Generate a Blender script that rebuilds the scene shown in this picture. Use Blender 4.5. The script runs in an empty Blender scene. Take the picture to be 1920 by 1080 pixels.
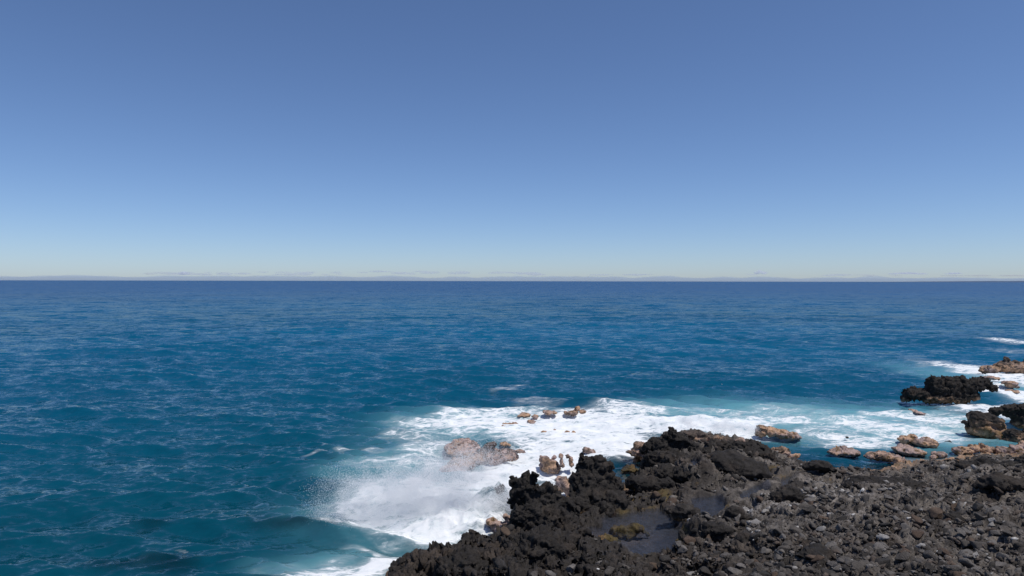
import bpy, bmesh, math, random
import numpy as np
from mathutils import Vector

# ------------------------------------------------------------------ camera, sky, sun, exposure
S = bpy.context.scene
COL = S.collection
H, F = 9.0, 1280.0                      # camera height above the sea (m), focal length in photo pixels
HOR = 527.0                             # horizon row of the photo
cam_d = bpy.data.cameras.new('camera'); cam = bpy.data.objects.new('camera', cam_d); COL.objects.link(cam)
cam_d.sensor_width = 36.0; cam_d.lens = 36.0 * F / 1920.0
cam_d.shift_y = -(540.0 - HOR) / 1920.0
cam_d.clip_start = 0.1; cam_d.clip_end = 300000.0
cam.location = (0, 0, H); cam.rotation_euler = (math.radians(90), math.radians(-0.1), 0)
S.camera = cam

SUN_EL, SUN_AZ = 68.0, 118.0             # azimuth clockwise from the viewing direction
world = bpy.data.worlds.new('World'); S.world = world; world.use_nodes = True
wn = world.node_tree; bg = wn.nodes['Background']
sky = wn.nodes.new('ShaderNodeTexSky'); sky.sky_type = 'NISHITA'; sky.sun_disc = False
sky.sun_elevation = math.radians(SUN_EL); sky.sun_rotation = math.radians(SUN_AZ)
sky.altitude = 0; sky.air_density = 0.72; sky.dust_density = 0.36; sky.ozone_density = 8.0
wb = wn.nodes.new('ShaderNodeVectorMath'); wb.operation = 'MULTIPLY'; wb.inputs[1].default_value = (1.07, 1.03, 1.045)   # white balance
wn.links.new(sky.outputs[0], wb.inputs[0]); wn.links.new(wb.outputs[0], bg.inputs[0]); bg.inputs[1].default_value = 0.109
sd = bpy.data.lights.new('sun', 'SUN'); sun = bpy.data.objects.new('sun', sd); COL.objects.link(sun)
sd.energy = 3.2; sd.angle = math.radians(0.53); sd.color = (1.0, 0.95, 0.88)
sv = Vector((math.sin(math.radians(SUN_AZ)) * math.cos(math.radians(SUN_EL)),
             math.cos(math.radians(SUN_AZ)) * math.cos(math.radians(SUN_EL)), math.sin(math.radians(SUN_EL))))
sun.rotation_euler = sv.to_track_quat('Z', 'Y').to_euler()
S.view_settings.view_transform = 'Standard'; S.view_settings.look = 'None'
S.view_settings.exposure = 0.0; S.view_settings.gamma = 1.0; S.view_settings.use_curve_mapping = False
S.render.engine = 'CYCLES'
S.cycles.use_denoising = True
S.cycles.max_bounces = 24; S.cycles.diffuse_bounces = 14; S.cycles.transmission_bounces = 14; S.cycles.transparent_max_bounces = 12; S.cycles.volume_bounces = 24
S.cycles.volume_step_rate = 0.6; S.cycles.sample_clamp_direct = 1.8; S.cycles.sample_clamp_indirect = 4.0

# ------------------------------------------------------------------ numpy noise
_r = np.random.default_rng(5)
_perm = np.tile(_r.permutation(256), 3).astype(np.int32)
_g = _r.normal(size=(256, 3)); _g /= np.linalg.norm(_g, axis=1)[:, None]; _g = _g.astype(np.float32)
_rt = _r.random((256, 6)).astype(np.float32)

def perlin(p, seed=0):
    p = np.asarray(p, np.float32) + np.float32(seed * 17.31)
    i = np.floor(p).astype(np.int32); f = p - i; i &= 255
    u = f * f * f * (f * (f * 6 - 15) + 10)
    def c(a, b, d):
        g = _g[_perm[_perm[_perm[i[:, 0] + a] + i[:, 1] + b] + i[:, 2] + d]]
        return g[:, 0] * (f[:, 0] - a) + g[:, 1] * (f[:, 1] - b) + g[:, 2] * (f[:, 2] - d)
    x0 = c(0, 0, 0); x1 = c(1, 0, 0); y0 = x0 + u[:, 0] * (x1 - x0)
    x0 = c(0, 1, 0); x1 = c(1, 1, 0); y1 = x0 + u[:, 0] * (x1 - x0); a = y0 + u[:, 1] * (y1 - y0)
    x0 = c(0, 0, 1); x1 = c(1, 0, 1); y0 = x0 + u[:, 0] * (x1 - x0)
    x0 = c(0, 1, 1); x1 = c(1, 1, 1); y1 = x0 + u[:, 0] * (x1 - x0); b = y0 + u[:, 1] * (y1 - y0)
    return (a + u[:, 2] * (b - a)) * 1.5

def fbm(p, oct=4, seed=0, gain=0.5):
    s = 0; a = 1.0
    for k in range(oct):
        s = s + a * perlin(p * (2.03 ** k), seed + k); a *= gain
    return s

def worley(p, dim, seed=0):
    """F1, F2, six random numbers of the nearest cell, offset from its point"""
    p = np.asarray(p, np.float32) + np.float32(seed * 9.7)
    n = len(p); i = np.floor(p).astype(np.int32); f = p - i
    F1 = np.full(n, 9., np.float32); F2 = F1.copy(); ID = np.zeros(n, np.int32); OFF = np.zeros((n, 3), np.float32)
    rz = (-1, 0, 1) if dim == 3 else (0,)
    for a in (-1, 0, 1):
        for b in (-1, 0, 1):
            for c in rz:
                h = _perm[_perm[_perm[(i[:, 0] + a) & 255] + ((i[:, 1] + b) & 255)] + (((i[:, 2] + c) & 255) if dim == 3 else 7)]
                q = _rt[h][:, :3]
                d = f - np.array([a, b, c], np.float32) - q
                if dim == 2: d[:, 2] = 0
                r = np.sqrt((d * d).sum(1)); m = r < F1
                F2 = np.where(m, F1, np.minimum(F2, r)); F1 = np.where(m, r, F1)
                ID = np.where(m, h, ID); OFF[m] = d[m]
    return F1, F2, _rt[ID], OFF

def sstep(a, b, x):
    t = np.clip((x - a) / (b - a), 0, 1); return t * t * (3 - 2 * t)

# ------------------------------------------------------------------ helpers
def P(px, py, z=0.0):
    """point of the horizontal plane at height z that the photo shows at a pixel"""
    d = F * (H - z) / (py - HOR); return np.array([(px - 960) * d / F, d, z])

def at(px, py, d):
    return np.array([(px - 960) * d / F, d, H - (py - HOR) * d / F])

def tag(o, label=None, cat=None, group=None, kind=None):
    for k, v in (('label', label), ('category', cat), ('group', group), ('kind', kind)):
        if v: o[k] = v
    return o

def link(name, me, mat=None, parent=None):
    o = bpy.data.objects.new(name, me); COL.objects.link(o)
    if mat and not me.materials: me.materials.append(mat)
    if parent: o.parent = parent
    return o

def mesh_np(name, v, f, smooth=True, **attrs):
    """f: (n,3) or (n,4) index array"""
    me = bpy.data.meshes.new(name); v = np.asarray(v, np.float32); f = np.asarray(f, np.int32); k = f.shape[1]
    me.vertices.add(len(v)); me.vertices.foreach_set('co', v.ravel())
    me.loops.add(f.size); me.loops.foreach_set('vertex_index', f.ravel())
    me.polygons.add(len(f)); me.polygons.foreach_set('loop_start', np.arange(0, f.size, k, dtype=np.int32))
    if smooth: me.polygons.foreach_set('use_smooth', np.ones(len(f), bool))
    me.update(calc_edges=True)
    for n, a in attrs.items(): set_attr(me, n, a)
    return me

def set_attr(me, n, a):
    a = np.asarray(a, np.float32)
    if a.ndim == 1:
        me.attributes.new(n, 'FLOAT', 'POINT').data.foreach_set('value', a)
    else:
        c = np.ones((len(a), 4), np.float32); c[:, :3] = a
        me.attributes.new(n, 'FLOAT_COLOR', 'POINT').data.foreach_set('color', c.ravel())

def get_co(me):
    a = np.empty(len(me.vertices) * 3, np.float32); me.vertices.foreach_get('co', a); return a.reshape(-1, 3)
def get_no(me):
    a = np.empty(len(me.vertices) * 3, np.float32); me.vertex_normals.foreach_get('vector', a); return a.reshape(-1, 3)

def polysdf(xy, poly):
    """signed distance to a polygon, positive inside"""
    x, y = xy[:, 0], xy[:, 1]; d = np.full(len(x), 1e9); ins = np.zeros(len(x), bool); n = len(poly)
    for k in range(n):
        ax, ay = poly[k][:2]; bx, by = poly[(k + 1) % n][:2]
        ex, ey = bx - ax, by - ay; L = ex * ex + ey * ey + 1e-12
        t = np.clip(((x - ax) * ex + (y - ay) * ey) / L, 0, 1)
        d = np.minimum(d, (x - ax - t * ex) ** 2 + (y - ay - t * ey) ** 2)
        c = (ay > y) != (by > y)
        ins ^= c & (x < ax + (y - ay) / (ey if ey else 1e-9) * ex)
    return np.where(ins, 1, -1) * np.sqrt(d)

# ------------------------------------------------------------------ materials
def new_mat(name):
    m = bpy.data.materials.new(name); m.use_nodes = True; nt = m.node_tree; nt.nodes.clear()
    out = nt.nodes.new('ShaderNodeOutputMaterial'); return m, nt, out
def N(nt, t, **kw):
    n = nt.nodes.new(t)
    for k, v in kw.items():
        if k.startswith('i_'):
            key = k[2:]; key = int(key) if key.isdigit() else key
            n.inputs[key].default_value = v
        else: setattr(n, k, v)
    return n
def math_(nt, op, a, b=None, c=None, clamp=False):
    n = nt.nodes.new('ShaderNodeMath'); n.operation = op; n.use_clamp = clamp
    for k, v in enumerate((a, b, c)):
        if v is None: continue
        if isinstance(v, (int, float)): n.inputs[k].default_value = v
        else: nt.links.new(v, n.inputs[k])
    return n.outputs[0]
def mrange(nt, v, a, b, c=0., d=1., smooth=True):
    n = nt.nodes.new('ShaderNodeMapRange'); n.interpolation_type = 'SMOOTHSTEP' if smooth else 'LINEAR'
    for k, x in enumerate((v, a, b, c, d)):
        if isinstance(x, (int, float)): n.inputs[k].default_value = x
        else: nt.links.new(x, n.inputs[k])
    return n.outputs[0]
def mixc(nt, f, a, b, blend='MIX'):
    n = nt.nodes.new('ShaderNodeMix'); n.data_type = 'RGBA'; n.blend_type = blend
    for k, x in ((0, f), (6, a), (7, b)):
        if isinstance(x, (int, float)): n.inputs[k].default_value = x
        elif isinstance(x, tuple): n.inputs[k].default_value = (*x, 1) if len(x) == 3 else x
        else: nt.links.new(x, n.inputs[k])
    return n.outputs[2]
def noise(nt, co, scale, detail=4, rough=0.5, dist=0.0):
    n = N(nt, 'ShaderNodeTexNoise', i_Scale=scale, i_Detail=detail, i_Roughness=rough, i_Distortion=dist)
    nt.links.new(co, n.inputs['Vector']); return n.outputs[0]
def attr(nt, name):
    n = N(nt, 'ShaderNodeAttribute', attribute_name=name); return n

def rock_material(name, base=None, grain=22.0, bump=0.6, rough=0.85):
    """colour from the 'tint' attribute (or one base with a variation for each object), grain and pits from noise"""
    m, nt, out = new_mat(name); L = nt.links.new
    tc = N(nt, 'ShaderNodeTexCoord'); co = tc.outputs['Object']
    b = N(nt, 'ShaderNodeBsdfPrincipled'); L(b.outputs[0], out.inputs[0])
    n1 = noise(nt, co, grain, 6, 0.65); n2 = noise(nt, co, grain * 0.18, 4, 0.6)
    if base is None: c = attr(nt, 'tint').outputs[0]
    else:
        oi = N(nt, 'ShaderNodeObjectInfo')
        cr = N(nt, 'ShaderNodeValToRGB'); L(oi.outputs['Random'], cr.inputs[0])
        e = cr.color_ramp.elements; e[0].color = (*base[0], 1); e[1].color = (*base[-1], 1)
        for k, q in enumerate(base[1:-1]):
            x = e.new((k + 1) / (len(base) - 1)); x.color = (*q, 1)
        c = cr.outputs[0]
    v = math_(nt, 'ADD', mrange(nt, n1, 0.3, 0.7, 0.55, 1.35), mrange(nt, n2, 0.3, 0.7, -0.15, 0.25))
    cc = N(nt, 'ShaderNodeVectorMath', operation='SCALE'); L(c, cc.inputs[0]); L(v, cc.inputs['Scale'])
    L(cc.outputs[0], b.inputs['Base Color']); b.inputs['Roughness'].default_value = rough
    b.inputs['Specular IOR Level'].default_value = 0.3
    bp = N(nt, 'ShaderNodeBump', i_Strength=bump, i_Distance=0.03)
    vo = N(nt, 'ShaderNodeTexVoronoi', i_Scale=grain * 0.9); L(co, vo.inputs['Vector'])
    L(math_(nt, 'ADD', n1, math_(nt, 'MULTIPLY', vo.outputs[0], 0.7)), bp.inputs['Height']); L(bp.outputs[0], b.inputs['Normal'])
    return m

M_ROCK = rock_material('rough_rock')
M_STONE = rock_material('lava_stone', [(0.075, 0.066, 0.058), (0.10, 0.087, 0.076)], grain=14)
M_BLACK = rock_material('black_stone', [(0.035, 0.031, 0.028), (0.05, 0.044, 0.039)], grain=14)
M_MID = rock_material('grey_stone', [(0.12, 0.108, 0.098), (0.15, 0.136, 0.124)], grain=14)
M_PALE = rock_material('pale_grey_stone', [(0.22, 0.205, 0.19), (0.27, 0.255, 0.24)], grain=14, bump=0.35)
M_BROWN = rock_material('brown_stone', [(0.075, 0.05, 0.036), (0.10, 0.07, 0.05)], grain=14)
M_CORAL = rock_material('white_coral', [(0.62, 0.60, 0.56), (0.7, 0.68, 0.64)], grain=18, bump=0.3)

# ------------------------------------------------------------------ the lie of the land
land = [P(*q)[:2] for q in [(600, 2600), (590, 1500), (640, 1250), (700, 1130), (735, 1085), (770, 1066), (800, 1052), (860, 1036), (920, 1022), (948, 1005),
        (955, 985), (975, 968), (1010, 958), (1040, 960), (1068, 972), (1085, 978), (1078, 950), (1064, 930), (1072, 908), (1092, 897), (1130, 893),
        (1155, 915), (1172, 925), (1190, 905), (1198, 880), (1188, 862), (1200, 848), (1240, 836), (1290, 830), (1340, 834), (1400, 842), (1440, 857),
        (1480, 864), (1510, 872), (1560, 882), (1640, 886), (1690, 872), (1760, 863), (1830, 855), (1890, 853), (1960, 848), (2100, 835), (2500, 815),
        (3200, 800), (4200, 900), (6000, 2600)]]
POOLS = [  # polygon in photo pixels, water level
    ([(1085, 985), (1130, 990), (1150, 968), (1195, 962), (1232, 958), (1250, 968), (1268, 985), (1275, 1010), (1290, 1028), (1262, 1036), (1232, 1045), (1180, 1040), (1140, 1020), (1105, 1005)], 0.55),
    ([(1300, 934), (1345, 933), (1358, 948), (1338, 978), (1312, 978), (1298, 950)], 0.60),
    ([(1390, 925), (1405, 914), (1442, 910), (1440, 918), (1410, 930), (1388, 934)], 0.66),
    ([(1470, 894), (1486, 892), (1480, 908), (1468, 912)], 0.70),
    ([(1286, 856), (1300, 855), (1306, 868), (1304, 877), (1296, 872)], 1.15),
    ([(1350, 842), (1359, 841), (1360, 846), (1352, 847)], 1.15),
    ([(1128, 1038), (1146, 1036), (1142, 1050), (1130, 1052)], 0.70),
]
pools = []
for q, z in POOLS:
    w = np.array([P(x, y, z)[:2] for x, y in q]); c = w.mean(0); pools.append(((c + (w - c) * (1.12 if z < 1 else 1)).tolist(), z))
CHANNELS = [[(1140, 872), (1200, 866), (1212, 880), (1185, 900), (1172, 918), (1160, 912), (1148, 892)],
            [(1485, 852), (1520, 842), (1605, 848), (1655, 866), (1646, 879), (1560, 875), (1512, 864)]]
chans = [[P(x, y)[:2] for x, y in q] for q in CHANNELS]
CTRL = [(800, 1085, .7), (880, 1070, 1.0), (960, 1065, 1.3), (1040, 1075, 1.35), (1120, 1075, 1.2), (1200, 1075, 1.2), (1300, 1075, 1.5), (1450, 1075, 1.75),
        (1600, 1075, 1.9), (1750, 1075, 2.0), (1920, 1075, 2.1), (2200, 1075, 2.2), (2600, 1075, 2.2), (700, 1300, .6), (900, 1300, 1.8), (1300, 1400, 2.3), (1900, 1400, 2.5), (2600, 1500, 2.6),
        (1000, 1010, 1.15), (1060, 1020, 1.05), (1100, 1040, .95), (1150, 1050, .8), (1230, 1055, .8), (1290, 1050, 1.0), (1310, 1000, .95), (1370, 1000, 1.05), (1370, 960, .85),
        (1285, 960, .8), (1250, 930, .64), (1150, 970, .6), (1200, 955, .62), (1270, 915, .7), (1090, 960, .5), (1450, 1000, 1.3), (1600, 1000, 1.6), (1750, 1000, 1.75), (1900, 1000, 1.9),
        (1450, 930, .85), (1550, 930, 1.15), (1700, 930, 1.45), (1850, 930, 1.65), (2050, 930, 1.8), (2400, 930, 1.8),
        (1500, 895, .7), (1600, 900, .85), (1700, 888, 1.1), (1800, 880, 1.35), (1900, 870, 1.5), (2050, 870, 1.5), (2400, 860, 1.4),
        (1230, 870, .95), (1260, 850, 1.35), (1310, 850, 1.25), (1300, 890, .9), (1380, 880, .95), (1390, 850, 1.2), (1440, 890, .75), (1440, 865, .8), (1340, 830, 1.2)]
cp = np.array([P(*c) for c in CTRL]); ctr = cp[:, :2]
def tps(r2): return np.where(r2 > 1e-9, r2 * np.log(r2 + 1e-9), 0)
n_ = len(cp); A = np.zeros((n_ + 3, n_ + 3))
A[:n_, :n_] = tps(((ctr[:, None] - ctr[None]) ** 2).sum(-1)) + np.eye(n_) * 0.5
A[:n_, n_] = 1; A[:n_, n_ + 1:] = ctr; A[n_:, :n_] = A[:n_, n_:].T
W_ = np.linalg.solve(A, np.r_[cp[:, 2], 0, 0, 0])
def base_h(xy):
    h = np.empty(len(xy))
    for k in range(0, len(xy), 50000):
        q = xy[k:k + 50000]
        h[k:k + 50000] = tps(((q[:, None] - ctr[None]) ** 2).sum(-1)) @ W_[:n_] + W_[n_] + q @ W_[n_ + 1:]
    return np.clip(h, 0.15, 3.0)

def land_h(xy, fine=True):
    """terrain height and the masks its colours use"""
    xy = np.asarray(xy, float); x3 = np.c_[xy, np.zeros(len(xy))]
    wob = np.c_[perlin(x3 * 0.9, 3), perlin(x3 * 0.9, 4)] * 0.35 + np.c_[perlin(x3 * 2.7, 5), perlin(x3 * 2.7, 6)] * 0.14
    s = polysdf(xy + wob, land)
    h = base_h(xy)
    h = np.where(s > 0, np.minimum(h, 0.12 + s * (1.1 - .86 * sstep(9, 15, xy[:, 0]))), np.maximum(-2.5, s * 0.8))
    calm = np.ones(len(xy)); wet = np.full(len(xy), 9.0)
    for q in chans:
        d = polysdf(xy + wob * 0.5, q)
        h = np.where(d > -0.1, np.minimum(h, -0.25 - 0.3 * np.clip(d, 0, 1)), np.minimum(h, -0.1 + (-d) * 1.6))
    for q, z in pools:
        d = polysdf(xy + wob * 0.6, q); big = 1.0 if z < 1.1 else 0.3
        bed = z - 0.1 - 0.22 * np.clip(d, 0, 1) * big
        rim = z + 0.03 + np.minimum(-d * 0.8, 0.16)
        h = np.where(d > 0, bed, np.where(-d < 0.9, np.maximum(h, rim) * (1 - sstep(.5, .9, -d)) + h * sstep(.5, .9, -d), h))
        h = np.where((d <= 0) & (-d < 1.2), np.minimum(h, z + 0.05 + (-d) * 0.9), h)
        calm = np.minimum(calm, sstep(-0.05, 0.5 * big, -d) * 0.85 + 0.15)
        wet = np.where(d > (-1.5 if z < 1 else 0), np.minimum(wet, np.where(d > 0, -1, np.maximum(h - z + 0.02, .001))), wet)
    if fine:
        f = 0
        wp = np.c_[xy, np.zeros(len(xy))] + np.c_[perlin(x3 * 1.7, 8), perlin(x3 * 1.7, 9), x3[:, 2]] * 0.22 + np.c_[perlin(x3 * 6, 18), perlin(x3 * 6, 19), x3[:, 2]] * 0.05
        rough = sstep(0.0, 1.0, s)
        for sc, am, sd_ in ((1.4, 0.26, 1), (0.55, 0.15, 2)):
            F1, F2, R, O = worley(wp / sc, 2, sd_)
            f = f + am * ((R[:, 3] - .5) * 1.1 + (R[:, 4] - .5) * O[:, 0] * 2 + (R[:, 5] - .5) * O[:, 1] * 2 - 0.5 * F1 ** 2 + .2 - 0.5 * np.exp(-(F2 - F1) / 0.08))
        f = f * (1 - .55 * sstep(3, 9, xy[:, 0])) + fbm(x3 * 0.5, 6, 40, .5) * 0.22
        h = h + f * calm * (0.35 + 0.65 * rough)
    return h, s, wet

# polar terrain grid: fine near the viewer, coarser away
ta = np.radians(np.linspace(-30, 52, 900)); tr = 9.5 * np.exp(np.linspace(0, math.log(62 / 9.5), 560))
R_, A_ = np.meshgrid(tr, ta, indexing='ij'); txy = np.c_[(R_ * np.sin(A_)).ravel(), (R_ * np.cos(A_)).ravel()]
th, ts, twet = land_h(txy)
TH = th.reshape(R_.shape)
def ground(xy):
    xy = np.atleast_2d(xy); r = np.hypot(xy[:, 0], xy[:, 1]); a = np.arctan2(xy[:, 0], xy[:, 1])
    i = np.clip(np.log(r / tr[0]) / math.log(tr[1] / tr[0]), 0, len(tr) - 1.01); j = np.clip((a - ta[0]) / (ta[1] - ta[0]), 0, len(ta) - 1.01)
    return TH[np.round(i).astype(int), np.round(j).astype(int)]
def grid_faces(nr, nc):
    k = np.arange(nr * nc).reshape(nr, nc)
    return np.stack([k[:-1, :-1], k[:-1, 1:], k[1:, 1:], k[1:, :-1]], -1).reshape(-1, 4)
def compact(v, f, *arrs):
    use = np.zeros(len(v), bool); use[f.ravel()] = True; idx = np.cumsum(use) - 1
    return [v[use], idx[f]] + [a[use] for a in arrs]

def lerp3(a, b, t): return np.asarray(a) * (1 - t[:, None]) + np.asarray(b) * t[:, None]
TAN = np.array((0.44, 0.28, 0.18)); PINK = np.array((0.44, 0.325, 0.29)); OCHRE = np.array((0.17, 0.105, 0.045)); OLIVE = np.array((0.085, 0.062, 0.022))
BLK = np.array((0.020, 0.017, 0.015)); GREY = np.array((0.062, 0.053, 0.046)); BRN = np.array((0.05, 0.037, 0.028))

def splats(xy, L):
    out = np.zeros(len(xy))
    for px, py, rx, ry, a in L:
        c = P(px, py); d = c[1]; sx = rx * d / F; sy = ry * d * d / (H * F)
        q = ((xy[:, 0] - c[0]) / sx) ** 2 + ((xy[:, 1] - c[1]) / sy) ** 2
        out = 1 - (1 - out) * (1 - a * np.exp(-q * q * 0.7 - q * .15))
    return out
PALE = [(1500, 990, 130, 24, .9), (1630, 955, 90, 14, .9), (1790, 947, 50, 7, 1), (1430, 1060, 80, 18, .7), (1880, 920, 40, 5, .7), (1600, 1045, 60, 10, .6)]
def land_colour(xy, h, s, wet):
    p = np.c_[xy, h]
    n1 = fbm(p * 0.35, 3, 21); n2 = fbm(p * 1.6, 4, 22); n3 = fbm(p * 6, 3, 23)
    c = lerp3(BLK * 1.4, GREY, sstep(-.5, .6, n2 + .35 * n3) * (.10 + .90 * sstep(1.5, 7, xy[:, 0] + n1)))
    c = lerp3(c, BRN, sstep(0, .6, n1) * 0.6)
    rub = sstep(6, 12, xy[:, 0]) * sstep(-.5, .3, n2)              # greyer rubble away from the crags
    c = lerp3(c, (0.135, 0.118, 0.103), rub * 0.85)
    c = lerp3(c, (.22, .20, .185), splats(xy, PALE) * sstep(-.6, .4, n2 + n3 * .6) * .8)
    _, _, R, _ = worley(np.c_[xy, h * 0] / 0.3, 2, 2)
    c = c * (0.7 + 0.6 * R[:, 3])[:, None]
    tide = (1 - sstep(.12, .5, h + .22 * n2)) * (1 - sstep(2.5, 4.5, s))
    c = lerp3(c, lerp3(TAN, OCHRE, sstep(-.2, .5, n3)), tide * 0.85)
    al = (1 - sstep(.03, .13, wet + .1 * n2)) * sstep(-.25, .1, n1 + splats(xy, [(1150, 968, 110, 16, 1), (1250, 930, 60, 18, 1), (1400, 905, 60, 10, 1), (1290, 1015, 20, 25, .7)]) - .25)
    c = lerp3(c, lerp3(OLIVE, OCHRE * 0.8, sstep(0, .6, n3)), al * 0.85)
    c = lerp3(c, (0.055, 0.055, 0.066), (wet < 0) * 0.8)
    return c
tp = np.c_[txy, th].astype(np.float32)
gu = np.gradient(tp.reshape(*R_.shape, 3), axis=0).reshape(-1, 3); gv = np.gradient(tp.reshape(*R_.shape, 3), axis=1).reshape(-1, 3)
tn = np.cross(gv, gu); tn /= np.linalg.norm(tn, axis=1)[:, None] + 1e-9
tcalm = np.clip(np.where(twet < 0, .15, .35 + .65 * sstep(0, .3, twet)), 0, 1)
tclink = 1 - .5 * sstep(3, 9, txy[:, 0])                      # knobbier clinker at the crags, finer rubble to the right
tq = tp.copy()
for sc, am, sd_ in ((.62, .16, 1), (.30, .105, 2), (.15, .06, 3), (.075, .025, 4)):
    F1, F2, R, O = worley((tq + np.c_[perlin(tq * 1.3 / sc, 61), perlin(tq * 1.3 / sc, 62), perlin(tq * 1.3 / sc, 63)] * .28 * sc) / sc, 3, sd_)
    dd = am * ((R[:, 3] - .5) * .9 + (R[:, 4] - .5) * O[:, 0] * 1.8 + (R[:, 5] - .5) * O[:, 1] * 1.8 + (.5 - F1) * .8 - .8 * np.exp(-(F2 - F1) / .09))
    tq = tq + tn * (dd * tcalm * (tclink if sc > .2 else 1))[:, None]
tcol = land_colour(txy, th, ts, twet)

tf = grid_faces(*R_.shape); keep = (th[tf].max(1) > -1.6); tf = tf[keep]
v_, f_, c_ = compact(tq, tf, tcol)
terrain = tag(link('lava_ground', mesh_np('lava_ground', v_, f_, tint=c_), M_ROCK), kind='structure')

# ------------------------------------------------------------------ rocks built from merged lumps
_dg = None
def merged_lumps(blobs, voxel, seed):
    bm = bmesh.new(); rnd = random.Random(seed)
    for c, r in blobs:
        g = bmesh.ops.create_icosphere(bm, subdivisions=3, radius=1.0)['verts']
        for q in g: q.co = Vector((q.co.x * r[0] + c[0], q.co.y * r[1] + c[1], q.co.z * r[2] + c[2]))
    me = bpy.data.meshes.new('tmp'); bm.to_mesh(me); bm.free()
    o = bpy.data.objects.new('tmp', me); COL.objects.link(o)
    md = o.modifiers.new('r', 'REMESH'); md.mode = 'VOXEL'; md.voxel_size = voxel
    dg = bpy.context.evaluated_depsgraph_get(); ev = o.evaluated_get(dg)
    m2 = bpy.data.meshes.new_from_object(ev, depsgraph=dg)
    bpy.data.objects.remove(o); bpy.data.meshes.remove(me); return m2

def craggy(me, size, seed, knob, sharp, flat=1.0):
    """weathered lava: big warps, clinker knobs, pits"""
    v = get_co(me); n = get_no(me); k = 1.0 / size
    w = np.c_[fbm(v * k * 1.2, 3, seed), fbm(v * k * 1.2, 3, seed + 5), fbm(v * k * 1.2, 3, seed + 9)]
    v = v + w * size * 0.13
    F1, F2, R, O = worley(v * k * 2.6, 3, seed + 1)
    v = v + n * ((R[:, 3] - .45) * .30 + sharp * (R[:, 4] - .5) * O[:, 0] * .5 + (0.3 - F1) * .3)[:, None] * size * 0.33
    me.vertices.foreach_set('co', v.astype(np.float32).ravel()); me.update(); n = get_no(me)
    for sc, am in ((0.30, knob), (0.13, knob * 0.6), (0.06, knob * 0.25)):
        F1, F2, R, O = worley((v + 0.08 * sc * w) / sc, 3, seed + 3)
        v = v + n * (am * 1.5 * ((.5 - F1) * .7 + (R[:, 3] - .5) * 1.0 + (R[:, 4] - .5) * O[:, 0] * 2 + (R[:, 5] - .5) * O[:, 2] * 2) - am * .8 * np.exp(-(F2 - F1) / .1))[:, None]
    v = v + n * (fbm(v * 5, 4, seed + 7) * knob * 0.5)[:, None]
    me.vertices.foreach_set('co', v.astype(np.float32).ravel()); me.update()
    return v

def rock_colour(v, style, seed, tan_top=0.5, zmin=0.0):
    n1 = fbm(v * 0.9, 3, seed); n2 = fbm(v * 3.2, 4, seed + 3); z = v[:, 2] - zmin
    if style == 'lava':                       # black above, coralline tan at the waterline
        c = lerp3(BLK, GREY * 0.58, sstep(-.1, .9, n2 + .5 * n1))
        c = lerp3(c, BRN * 0.8, sstep(.1, .6, n1) * .6)
        t = 1 - sstep(tan_top - .25, tan_top + .25, z + .45 * n1 + .25 * n2)
        c = lerp3(c, lerp3(TAN * 0.8, OCHRE, sstep(-.3, .4, n2)), t * .9)
    elif style == 'tan':
        c = lerp3(TAN, PINK * .8, sstep(-.4, .5, n1))
        c = lerp3(c, OCHRE * 0.8, sstep(.0, .5, n2 - .1))
        c = lerp3(c, BRN * .8, sstep(.2, .6, fbm(v * 1.7, 4, seed + 8)) * .75); c = lerp3(c, BLK * 2.4, sstep(tan_top - .2, tan_top + .3, z + .35 * n2) * .9)
    elif style == 'pink':
        c = lerp3(PINK, TAN * .85, sstep(-.4, .5, n1)); c = lerp3(c, PINK * .4, sstep(.05, .5, n2)); c = lerp3(c, BRN, sstep(.3, .6, fbm(v * 1.7, 4, seed + 8)) * .7)
        c = lerp3(c, BLK * 3, sstep(tan_top - .2, tan_top + .2, z + .3 * n2) * .8)
    elif style == 'algae':                    # pool rocks: dark above, golden weed at the water
        c = lerp3(BLK * 1.3, GREY * .8, sstep(-.2, .7, n2))
        c = lerp3(c, lerp3(OCHRE, OLIVE, sstep(-.2, .4, n1)), (1 - sstep(tan_top - .1, tan_top + .12, z + .2 * n2)) * .9)
    return c

def rock(name, label, cat, lumps, d, style, size, knob=0.05, sharp=1.0, voxel=0.045, tan_top=0.5, zmin=0.0, group=None, deep=None, seed=None):
    """lumps: (px, py, half width px, half height px[, metres nearer][, half depth m])"""
    deep = deep or (1.5 if name.startswith('surf') else .8); bl = []
    for q in lumps:
        px, py, rx, rz = q[:4]; dd = min(d, H * F / (py + rz * .6 - HOR)) - (q[4] if len(q) > 4 else 0)
        c = at(px, py, dd); k = dd / F; ry = q[5] if len(q) > 5 else max(rx, rz) * k * deep
        sh = .84 if size <= .3 else 1; bl.append((c, (rx * k * sh, ry, rz * k * sh)))
    org = np.mean([b[0] for b in bl], 0); org[2] = min(b[0][2] - b[1][2] for b in bl)
    bl = [(c - org, r) for c, r in bl]
    sd_ = seed if seed is not None else (sum(map(ord, label)) % 97)
    me = merged_lumps(bl, voxel, sd_)
    v = craggy(me, size, sd_, knob * (.7 if style in ('tan', 'pink') else 1), sharp)
    me.name = name
    if style in ('tan', 'pink'): v = v * np.array([1, 1, .9], np.float32); me.vertices.foreach_set('co', v.astype(np.float32).ravel()); me.update()
    me.polygons.foreach_set('use_smooth', np.ones(len(me.polygons), bool))
    set_attr(me, 'tint', rock_colour((v + org).astype(np.float32), style, sd_, tan_top, zmin))
    o = link(name, me, M_ROCK); o.location = org
    me.materials.clear(); me.materials.append(M_ROCK)
    return tag(o, label, cat, group)

BRK = 'rocks standing in the breaking surf'
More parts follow.
